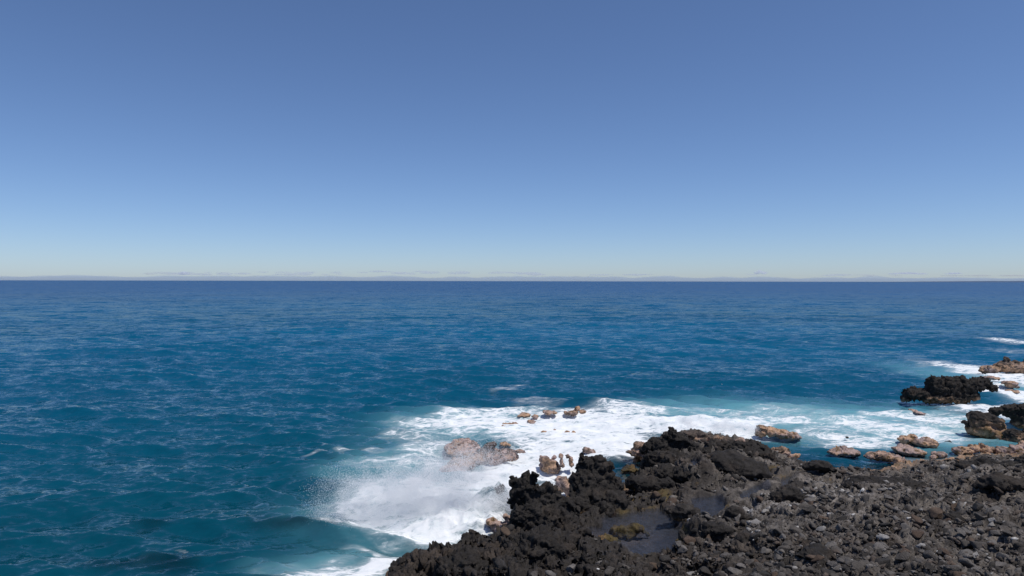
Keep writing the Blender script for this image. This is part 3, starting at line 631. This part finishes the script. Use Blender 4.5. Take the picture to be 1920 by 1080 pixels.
def seabed_h(xy):
    x3 = np.c_[xy, np.zeros(len(xy))]; s = polysdf(xy, land)
    b = np.clip(-1.1 + s * 0.12, -9, 0.0)
    rf = splats(xy + np.c_[perlin(x3 * .35, 1), perlin(x3 * .35, 2)] * 1.2, REEF)
    return b * (1 - rf * .93) - (1 - rf) * 1.2 + rf * fbm(x3 * .9, 3, 12) * .3 - .12 * rf
ba = np.radians(np.linspace(-62, 62, 300)); br = 12 * np.exp(np.linspace(0, math.log(160 / 12), 220))
Rb, Ab = np.meshgrid(br, ba, indexing='ij'); bxy = np.c_[(Rb * np.sin(Ab)).ravel(), (Rb * np.cos(Ab)).ravel()]
bh = np.minimum(seabed_h(bxy), -.08); bp_ = np.c_[bxy, bh]
bcol = lerp3((.085, .055, .058), (.17, .12, .105), sstep(-.2, .6, fbm(bp_ * .9, 4, 31)))
tag(link('seabed', mesh_np('seabed', bp_, grid_faces(*Rb.shape), tint=bcol), M_ROCK), kind='structure')

sa_ = np.radians(np.linspace(-62, 62, 980))
rr = [12.0]
while rr[-1] < 60000:
    r = rr[-1]; rr.append(r * (1 + (0.0046 if r < 130 else 0.0046 + 0.02 * min(1, (r - 130) / 600) + 0.03 * min(1, r / 9000))))
sr = np.array(rr); Rs, As = np.meshgrid(sr, sa_, indexing='ij'); sxy = np.c_[(Rs * np.sin(As)).ravel(), (Rs * np.cos(As)).ravel()]
rad = Rs.ravel(); space = np.maximum(rad * (sa_[1] - sa_[0]), np.gradient(sr)[:, None].repeat(len(sa_), 1).ravel())
near = rad < 170
foam = np.zeros(len(sxy)); milk = foam.copy(); depth = np.full(len(sxy), 9.0); sl = np.full(len(sxy), -99.0)
q = sxy[near]; q3 = np.c_[q, np.zeros(len(q))]
warp = np.c_[perlin(q3 * .25, 51), perlin(q3 * .25, 52)] * 1.3 + np.c_[perlin(q3 * .8, 53), perlin(q3 * .8, 54)] * .45
foam[near] = splats(q + warp, FOAM); milk[near] = splats(q + warp, MILK)
sl[near] = polysdf(q, land)
depth[near] = -np.maximum(seabed_h(q), np.where(sl[near] > -4, land_h(q, False)[0], -9))
inlag = np.zeros(len(q))
for c in chans: inlag = np.maximum(inlag, sstep(-1.2, .2, polysdf(q, c)))
foam[near] *= 1 - inlag * .85; milk[near] *= 1 - inlag * .9
calm = 1 - .75 * sstep(-1.5, .5, np.where(near, sl, -99))
# waves
wr = np.random.default_rng(8); Z = np.zeros(len(sxy)); DX = np.zeros((len(sxy), 2))
group_ = 1 + .55 * perlin(np.c_[sxy * .035, np.zeros(len(sxy))], 61) if True else 1
for k in range(64):
    lam = 0.55 * (26 / 0.55) ** (k / 63.0) * wr.uniform(.92, 1.08); kk = 2 * math.pi / lam
    an = wr.normal(0, .42) + (-.2); dv = np.array([math.sin(an), -math.cos(an)])
    am = (0.08 if lam < 2.5 else .045 if lam < 5 else 0.014) / kk * wr.uniform(.6, 1.3)
    wgt = sstep(2.2, 4.5, lam / space)
    m = wgt > 0
    ph = kk * (sxy[m] @ dv) + wr.uniform(0, 6.28)
    aa = am * wgt[m] * (group_[m] if lam < 7 else 1) * calm[m]
    Z[m] += aa * np.cos(ph); DX[m] -= (aa * .8 * np.sin(ph))[:, None] * dv
# swells that stand up over the reef edge
for px, py, rx, ht, wd in [(800, 768, 130, .55, 1.3), (180, 778, 120, .35, 1.6), (520, 742, 130, .28, 1.8), (900, 700, 160, .3, 2.5), (1330, 712, 200, .4, 2.5), (1830, 640, 120, .6, 3.0), (1150, 755, 120, .4, 1.4), (480, 680, 200, .3, 3), (250, 660, 200, .3, 3.5)]:
    c = P(px, py); u = sxy - c[:2]; L = rx * c[1] / F
    bend = u[:, 1] - .06 * u[:, 0] - .02 * u[:, 0] ** 2 / max(L, 1)
    g = np.exp(-(u[:, 0] / L) ** 2 * 1.5) * np.where(bend > 0, np.exp(-(bend / wd / 1.6) ** 2), np.exp(-(bend / wd) ** 2))
    Z += ht * g * calm
q3 = np.c_[sxy[near], np.zeros(near.sum())]
ff = foam[near]
Z[near] += ff * calm[near] * (np.abs(fbm(q3 * 1.1, 4, 71)) * .09 + .02 + .12 * perlin(q3 * .4, 72))
Z[near] += splats(sxy[near], [(1290, 800, 110, 12, .9), (1385, 810, 40, 12, .8), (1000, 770, 60, 6, .4)]) * .45 * (.7 + .5 * fbm(q3 * .8, 3, 74))
Z[near] += splats(sxy[near], [(865, 985, 70, 16, .6), (930, 958, 36, 28, .95), (800, 988, 60, 12, .4), (905, 985, 34, 18, .7), (860, 955, 60, 22, .6), (780, 960, 70, 16, .35)]) * (.65 + .35 * fbm(q3 * .9, 3, 75) + .16 * fbm(q3 * 3.5, 4, 76))
far = sstep(math.log(40), math.log(2500), np.log(rad))
x3 = np.c_[sxy * np.array([.012, .02]), np.zeros(len(sxy))]
mott = fbm(x3, 3, 81)
nearc = np.array((.001, .056, .088)); midc = np.array((.002, .096, .190)); farc = np.array((.002, .068, .195))
t1 = sstep(math.log(25), math.log(110), np.log(rad)); t2 = sstep(math.log(120), math.log(900), np.log(rad))
body = lerp3(lerp3(nearc, midc, t1), farc, t2) * (1 + .22 * mott * (1 - far * .5))[:, None]
body = lerp3(body, (.17, .43, .49), milk * .85)
opac = np.where(near, 1 - np.exp(-1.0 * np.clip(depth, 0, 9)), 1); opac = np.maximum(opac, np.clip(milk * .8, 0, 1))
opac = np.where(near, np.where(sl > -.4, np.minimum(opac, .75), opac), opac)
sf = grid_faces(*Rs.shape); keep = np.where(near, np.where(sl > 1.2, 0, 1), 1)
for c in chans: pass
lh = np.full(len(sxy), -9.0); cand = near & (sl > .6); lh[cand] = land_h(sxy[cand], False)[0]
sf = sf[~((lh[sf] > .45).all(1))]
v_, f_, a1, a2, a3, a4, a5 = compact(np.c_[sxy + DX, Z], sf, foam, body, opac, far, milk)
ms, nt, out = new_mat('sea_water'); L = nt.links.new
geo = N(nt, 'ShaderNodeNewGeometry'); pos = geo.outputs['Position']
mp = N(nt, 'ShaderNodeMapping'); mp.inputs['Scale'].default_value = (.52, 1.0, 1.0); mp.inputs['Rotation'].default_value = (0, 0, math.radians(12)); L(pos, mp.inputs[0]); st = mp.outputs[0]
fa = attr(nt, 'far').outputs['Fac']; fo = attr(nt, 'foam').outputs['Fac']
nrm = geo.outputs['Normal']
for sc, det, k0, k1 in ((5.5, 2., .8, .3), (1.9, 3., .9, .9), (.6, 3., .3, 1.3), (.14, 4., .0, 1.1)):      # wavelets: slopes straight from noise, stronger swell-scale slopes far out
    nz = N(nt, 'ShaderNodeTexNoise', i_Scale=sc, i_Detail=det, i_Roughness=.6); L(st, nz.inputs['Vector'])
    sb = N(nt, 'ShaderNodeVectorMath', operation='SUBTRACT'); L(nz.outputs['Color'], sb.inputs[0]); sb.inputs[1].default_value = (.5, .5, .5)
    ml = N(nt, 'ShaderNodeVectorMath', operation='MULTIPLY'); L(sb.outputs[0], ml.inputs[0]); ml.inputs[1].default_value = (.7, 1.25, 0)
    ss = N(nt, 'ShaderNodeVectorMath', operation='SCALE'); L(ml.outputs[0], ss.inputs[0]); L(mrange(nt, fa, 0., .3, k0, k1), ss.inputs['Scale'])
    ad = N(nt, 'ShaderNodeVectorMath', operation='ADD'); L(nrm, ad.inputs[0]); L(ss.outputs[0], ad.inputs[1]); nrm = ad.outputs[0]
nn = N(nt, 'ShaderNodeVectorMath', operation='NORMALIZE'); L(nrm, nn.inputs[0]); nrm = nn.outputs[0]
dif = N(nt, 'ShaderNodeBsdfDiffuse'); L(attr(nt, 'body').outputs[0], dif.inputs[0]); L(nrm, dif.inputs['Normal'])
trn = N(nt, 'ShaderNodeBsdfTransparent'); trn.inputs[0].default_value = (.75, .88, .93, 1)
m1 = N(nt, 'ShaderNodeMixShader'); L(attr(nt, 'opac').outputs['Fac'], m1.inputs[0]); L(trn.outputs[0], m1.inputs[1]); L(dif.outputs[0], m1.inputs[2])
fr = N(nt, 'ShaderNodeFresnel', i_IOR=1.33); L(nrm, fr.inputs['Normal'])
gl = N(nt, 'ShaderNodeBsdfGlossy'); L(nrm, gl.inputs['Normal']); L(mrange(nt, fa, 0., 1., .05, .2), gl.inputs['Roughness'])
m2 = N(nt, 'ShaderNodeMixShader'); L(math_(nt, 'MINIMUM', fr.outputs[0], mrange(nt, fa, 0., .6, .48, .40)), m2.inputs[0]); L(m1.outputs[0], m2.inputs[1]); L(gl.outputs[0], m2.inputs[2])
# foam: lace of bubbles where it is thin, solid white where it is thick
mpf = N(nt, 'ShaderNodeMapping'); mpf.inputs['Scale'].default_value = (.6, 1.5, .6); mpf.inputs['Rotation'].default_value = (0, 0, math.radians(-14)); L(pos, mpf.inputs[0])
wq = N(nt, 'ShaderNodeTexNoise', i_Scale=1.3, i_Detail=4.0); L(mpf.outputs[0], wq.inputs['Vector'])
wv = N(nt, 'ShaderNodeVectorMath', operation='MULTIPLY_ADD'); L(wq.outputs['Color'], wv.inputs[0]); wv.inputs[1].default_value = (.9, .9, .9); L(mpf.outputs[0], wv.inputs[2])
vo = N(nt, 'ShaderNodeTexVoronoi', feature='DISTANCE_TO_EDGE', i_Scale=1.7); L(wv.outputs[0], vo.inputs['Vector'])
vo2 = N(nt, 'ShaderNodeTexVoronoi', feature='DISTANCE_TO_EDGE', i_Scale=5.0); L(wv.outputs[0], vo2.inputs['Vector'])
lace = math_(nt, 'ADD', mrange(nt, vo.outputs[0], 0., .35, .55, 0.), mrange(nt, vo2.outputs[0], 0., .3, .3, 0.))
fn = noise(nt, wv.outputs[0], 1.5, 8, .72)
val = math_(nt, 'ADD', math_(nt, 'MULTIPLY', lace, .42), mrange(nt, fn, .28, .72, 0., .62, False))
thr = math_(nt, 'SUBTRACT', 1.08, math_(nt, 'MULTIPLY', fo, 1.02))
mask = mrange(nt, math_(nt, 'SUBTRACT', val, thr), -.08, .36)
veil = math_(nt, 'MULTIPLY', mrange(nt, fo, .1, .9), mrange(nt, fn, .3, .7, .08, .7))
mask = math_(nt, 'MULTIPLY', math_(nt, 'MAXIMUM', mask, veil), mrange(nt, fo, .03, .3))
fd = N(nt, 'ShaderNodeBsdfDiffuse'); L(mixc(nt, mrange(nt, fn, .3, .65), (.70, .76, .78), (.88, .89, .89)), fd.inputs[0])
fb = N(nt, 'ShaderNodeBump', i_Strength=.5, i_Distance=.12); L(math_(nt, 'ADD', fn, math_(nt, 'MULTIPLY', noise(nt, pos, 7., 4, .6), .3)), fb.inputs['Height']); L(fb.outputs[0], fd.inputs['Normal'])
m3 = N(nt, 'ShaderNodeMixShader'); L(mask, m3.inputs[0]); L(m2.outputs[0], m3.inputs[1]); L(fd.outputs[0], m3.inputs[2]); L(m3.outputs[0], out.inputs[0])
tag(link('sea', mesh_np('sea', v_, f_, foam=a1, body=a2, opac=a3, far=a4, milk=a5), ms), kind='structure')

# tide pool water: clear, reflecting the sky
mp_, nt, out = new_mat('pool_water'); L = nt.links.new
pos = N(nt, 'ShaderNodeNewGeometry').outputs['Position']
bpn = N(nt, 'ShaderNodeBump', i_Strength=.8, i_Distance=.05); L(noise(nt, pos, 11., 4, .6, .4), bpn.inputs['Height'])
fr = N(nt, 'ShaderNodeFresnel', i_IOR=1.33); L(bpn.outputs[0], fr.inputs['Normal'])
gl = N(nt, 'ShaderNodeBsdfGlossy', i_Roughness=.05); L(bpn.outputs[0], gl.inputs['Normal'])
tr_ = N(nt, 'ShaderNodeBsdfTransparent'); tr_.inputs[0].default_value = (.78, .83, .9, 1)
mx = N(nt, 'ShaderNodeMixShader'); L(fr.outputs[0], mx.inputs[0]); L(tr_.outputs[0], mx.inputs[1]); L(gl.outputs[0], mx.inputs[2]); L(mx.outputs[0], out.inputs[0])
for q, z in pools:
    q = np.array(q); c = q.mean(0); g = .3 if z < 1.1 else .12
    e = c + (q - c) * (1 + g / np.maximum(np.linalg.norm(q - c, axis=1), .1))[:, None]
    bm = bmesh.new(); vv = [bm.verts.new((*p, z)) for p in e]; f = bm.faces.new(vv); f.normal_update()
    if f.normal.z < 0: f.normal_flip()
    bmesh.ops.triangulate(bm, faces=bm.faces[:]); me = bpy.data.meshes.new('pool_water'); bm.to_mesh(me); bm.free()
    tag(link('pool_water', me, mp_), kind='structure')

# ------------------------------------------------------------------ spray: mist and flying drops
def spray(name, label, puffs, d, drops, dens, seed):
    """puffs: (px, py, half width px, half height px, half depth m, weight)"""
    el = [(at(px, py, d - dy), (rx * d / F, ry, rz * d / F), w) for px, py, rx, rz, ry, w, dy in puffs]
    lo = np.min([c - np.array(r) for c, r, w in el], 0); hi = np.max([c + np.array(r) for c, r, w in el], 0)
    bm = bmesh.new(); bmesh.ops.create_cube(bm, size=1); me = bpy.data.meshes.new('mist')
    for q in bm.verts: q.co = Vector((lo + hi) / 2 + np.array(q.co) * (hi - lo))
    bm.to_mesh(me); bm.free()
    m, nt, out = new_mat('mist'); L = nt.links.new
    pos = N(nt, 'ShaderNodeTexCoord').outputs['Object']; tot = None
    wn_ = N(nt, 'ShaderNodeTexNoise', i_Scale=1.1, i_Detail=5.0, i_Roughness=.65); L(pos, wn_.inputs['Vector'])
    wv = N(nt, 'ShaderNodeVectorMath', operation='MULTIPLY_ADD'); L(wn_.outputs['Color'], wv.inputs[0]); wv.inputs[1].default_value = (1.1,) * 3; L(pos, wv.inputs[2])
    for c, r, w in el:
        a = N(nt, 'ShaderNodeVectorMath', operation='SUBTRACT'); L(wv.outputs[0], a.inputs[0]); a.inputs[1].default_value = Vector(c) + Vector((.55,) * 3)
        b = N(nt, 'ShaderNodeVectorMath', operation='DIVIDE'); L(a.outputs[0], b.inputs[0]); b.inputs[1].default_value = r
        l = N(nt, 'ShaderNodeVectorMath', operation='LENGTH'); L(b.outputs[0], l.inputs[0])
        t = mrange(nt, l.outputs['Value'], .15, 1., w, 0.); tot = t if tot is None else math_(nt, 'ADD', tot, t)
    nz = noise(nt, pos, 1.6, 6, .62, .5)
    de = math_(nt, 'MULTIPLY', math_(nt, 'MULTIPLY', tot, mrange(nt, nz, .37, .64, .06, 1.9)), dens)
    pv = N(nt, 'ShaderNodeVolumePrincipled'); pv.inputs['Color'].default_value = (1, 1, 1, 1); pv.inputs['Anisotropy'].default_value = .2; L(de, pv.inputs['Density']); L(pv.outputs[0], out.inputs['Volume'])
    o = tag(link(name, me, m), label, 'spray', kind='stuff')
    g = np.random.default_rng(seed); pts = []
    for c, r, w in el:
        n = int(drops * w ** .6 * r[0] * r[2]); u = g.normal(size=(n * 2, 3)) * .46; u = u[(u ** 2).sum(1) < 1.6][:n]
        pts.append(c + u * np.array(r) * 1.12)
    p = np.concatenate(pts); k = fbm(p * np.array([1.2, 1.2, 1.6]), 4, seed); p = p[k + g.normal(0, .25, len(p)) > -.15]; p = p[p[:, 2] > -.1]
    s = .0035 + .0065 * g.random(len(p)) ** 3
    me = bpy.data.meshes.new('water_drops'); me.vertices.add(len(p)); me.vertices.foreach_set('co', p.astype(np.float32).ravel()); set_attr(me, 'size', s)
    md, nt, out = new_mat('water_drops'); b1 = N(nt, 'ShaderNodeBsdfDiffuse'); b1.inputs[0].default_value = (.97, .97, .97, 1)
    b2 = N(nt, 'ShaderNodeBsdfTranslucent'); b2.inputs[0].default_value = (.97, .97, .97, 1); mx = N(nt, 'ShaderNodeMixShader', i_0=.5)
    nt.links.new(b1.outputs[0], mx.inputs[1]); nt.links.new(b2.outputs[0], mx.inputs[2]); nt.links.new(mx.outputs[0], out.inputs[0])
    od = tag(link('water_drops', me, md, o), kind='stuff')
    ng = bpy.data.node_groups.new('drops', 'GeometryNodeTree'); ng.interface.new_socket('Geometry', in_out='INPUT', socket_type='NodeSocketGeometry'); ng.interface.new_socket('Geometry', in_out='OUTPUT', socket_type='NodeSocketGeometry')
    gi = ng.nodes.new('NodeGroupInput'); go = ng.nodes.new('NodeGroupOutput'); ip = ng.nodes.new('GeometryNodeInstanceOnPoints'); dr = ng.nodes.new('GeometryNodeMeshIcoSphere'); dr.inputs['Subdivisions'].default_value = 1; dr.inputs['Radius'].default_value = 1
    sm = ng.nodes.new('GeometryNodeSetMaterial'); sm.inputs['Material'].default_value = md; na = ng.nodes.new('GeometryNodeInputNamedAttribute'); na.data_type = 'FLOAT'; na.inputs['Name'].default_value = 'size'
    K = ng.links.new; K(gi.outputs[0], ip.inputs['Points']); K(dr.outputs[0], sm.inputs[0]); K(sm.outputs[0], ip.inputs['Instance']); K(na.outputs[0], ip.inputs['Scale']); K(ip.outputs[0], go.inputs[0])
    od.modifiers.new('drops', 'NODES').node_group = ng
    print(name, 'drops', len(p)); return o
spray('spray', 'burst of white spray thrown up left of the tall black crag',
      [(930, 945, 40, 32, .9, 2.2, 0), (865, 965, 70, 42, 1.1, 1.9, 0), (900, 990, 48, 26, .9, 2.2, .4), (790, 975, 75, 38, 1.2, 1.1, 0), (780, 922, 115, 48, 1.4, .8, 0), (690, 938, 95, 58, 1.3, .5, 0), (850, 890, 95, 42, 1.2, .42, 0), (670, 985, 80, 26, 1.0, .6, 0), (880, 855, 80, 30, 1.0, .16, 0), (960, 935, 16, 22, .5, 1.6, 0)],
      26.0, 54000, .32, 3)
spray('spray', 'small puff of spray rising behind the twin-peak crag',
      [(1285, 795, 26, 14, .7, .8, 0), (1300, 788, 14, 12, .5, .5, 0), (1360, 800, 50, 12, .8, .8, 0), (1410, 805, 18, 14, .6, .9, 0)], 38.0, 3000, .9, 5)

# ------------------------------------------------------------------ the far horizon
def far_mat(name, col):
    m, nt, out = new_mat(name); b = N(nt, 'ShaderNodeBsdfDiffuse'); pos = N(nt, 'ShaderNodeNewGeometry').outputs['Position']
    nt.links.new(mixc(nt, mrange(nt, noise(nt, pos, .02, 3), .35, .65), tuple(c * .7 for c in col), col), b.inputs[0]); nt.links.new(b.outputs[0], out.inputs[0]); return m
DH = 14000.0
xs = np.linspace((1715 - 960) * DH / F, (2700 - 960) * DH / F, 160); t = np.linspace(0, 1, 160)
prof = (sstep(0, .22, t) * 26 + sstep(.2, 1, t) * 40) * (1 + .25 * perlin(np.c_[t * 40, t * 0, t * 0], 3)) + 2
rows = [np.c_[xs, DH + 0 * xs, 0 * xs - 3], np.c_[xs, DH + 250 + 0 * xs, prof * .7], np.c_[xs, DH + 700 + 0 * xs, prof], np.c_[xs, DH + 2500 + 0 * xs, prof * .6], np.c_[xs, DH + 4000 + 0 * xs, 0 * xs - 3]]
tag(link('headland', mesh_np('headland', np.concatenate(rows), grid_faces(5, 160)), far_mat('far_land_haze_tint', (.10, .15, .24))), kind='structure')  # blue of distance haze is put into the land's own colour

def cloud(label, puffs, d, dens, name='cloud', kind=None, seed=1):
    bl = [(at(px, py, d), (rx * d / F, rx * d / F * .8, rz * d / F)) for px, py, rx, rz in puffs]
    org = np.mean([b[0] for b in bl], 0); sc = d / F
    me = merged_lumps([((c - org) / sc, tuple(np.array(r) / sc)) for c, r in bl], .45 if len(bl) < 9 else .9, seed)
    v = get_co(me); n = get_no(me); v = v + n * (fbm(v * .35, 4, seed) * 1.3)[:, None]
    me.vertices.foreach_set('co', v.astype(np.float32).ravel()); me.update()
    m, nt, out = new_mat('cloud'); pv = N(nt, 'ShaderNodeVolumePrincipled'); pv.inputs['Color'].default_value = (1, 1, 1, 1)
    pv.inputs['Density'].default_value = dens; pv.inputs['Anisotropy'].default_value = 0.1; nt.links.new(pv.outputs[0], out.inputs['Volume'])
    me.materials.clear(); me.materials.append(m); o = link(name, me); o.location = org; o.scale = (sc,) * 3
    return tag(o, label, 'cloud' if not kind else None, None if kind else 'clouds over the horizon', kind)
CD = 45000.0
cloud('small white cumulus above the horizon at the left', [(345, 513, 8, 3), (340, 514, 6, 2.5), (351, 514, 6, 2)], CD, .004, seed=2)
cloud('small white cumulus above the horizon right of centre', [(1424, 509, 6, 3.5), (1419, 511, 6, 2.5), (1432, 511, 7, 2.5)], CD, .004, seed=3)
cloud('long flat pale cloud above the horizon toward the right', [(1700, 511, 22, 1.6), (1675, 512, 10, 1.6), (1725, 512, 14, 1.2)], CD, .002, seed=4)
cloud('short flat pale cloud above the headland', [(1790, 511, 14, 1.6), (1780, 512, 10, 1.2)], CD, .002, seed=5)
rc = random.Random(6); bank = []
for k in range(60):
    px = rc.uniform(280, 1010); bank.append((px, 514 + rc.uniform(-3, 2) - (2 if 660 < px < 960 else 0), rc.uniform(6, 20), rc.uniform(1.0, 2.6)))
for k in range(14): px = rc.uniform(1100, 1900); bank.append((px, 515 + rc.uniform(-1, 1), rc.uniform(10, 30), rc.uniform(.7, 1.4)))
cloud('low grey bank of broken cloud along the horizon', bank, CD + 9000, .0007, 'cloud_bank', 'stuff', seed=7)
xs = np.linspace(-60000, 60000, 480); n_ = len(xs); hh = 440 * np.clip(1 + .35 * fbm(np.c_[xs / 3500, xs * 0, xs * 0], 5, 9, .6), .35, 2); D0 = CD + 16000
ring = [np.c_[xs, D0 + 0 * xs, 0 * xs - 20], np.c_[xs, D0 + 600 + 0 * xs, hh * .75], np.c_[xs, D0 + 2500 + 0 * xs, hh], np.c_[xs, D0 + 5000 + 0 * xs, hh * .7], np.c_[xs, D0 + 6000 + 0 * xs, 0 * xs - 20]]
fq = grid_faces(5, n_); kq = np.arange(5 * n_).reshape(5, n_)
bot = np.stack([kq[4, :-1], kq[4, 1:], kq[0, 1:], kq[0, :-1]], -1); me = mesh_np('haze_bank', np.concatenate(ring), np.concatenate([fq, bot]), smooth=False)
bm = bmesh.new(); bm.from_mesh(me); bmesh.ops.holes_fill(bm, edges=[e for e in bm.edges if e.is_boundary]); bmesh.ops.recalc_face_normals(bm, faces=bm.faces[:]); bm.to_mesh(me); bm.free()
m, nt, out = new_mat('haze_bank'); pv = N(nt, 'ShaderNodeVolumePrincipled'); pv.inputs['Color'].default_value = (.76, .88, 1, 1); pv.inputs['Density'].default_value = .0003
nt.links.new(pv.outputs[0], out.inputs['Volume']); tag(link('haze_bank', me, m), kind='stuff')
tris = sum(len(o.data.loops) - 2 * len(o.data.polygons) for o in S.objects if o.type == 'MESH' and not o.name.startswith('lava_stone'))
print('triangles', tris)
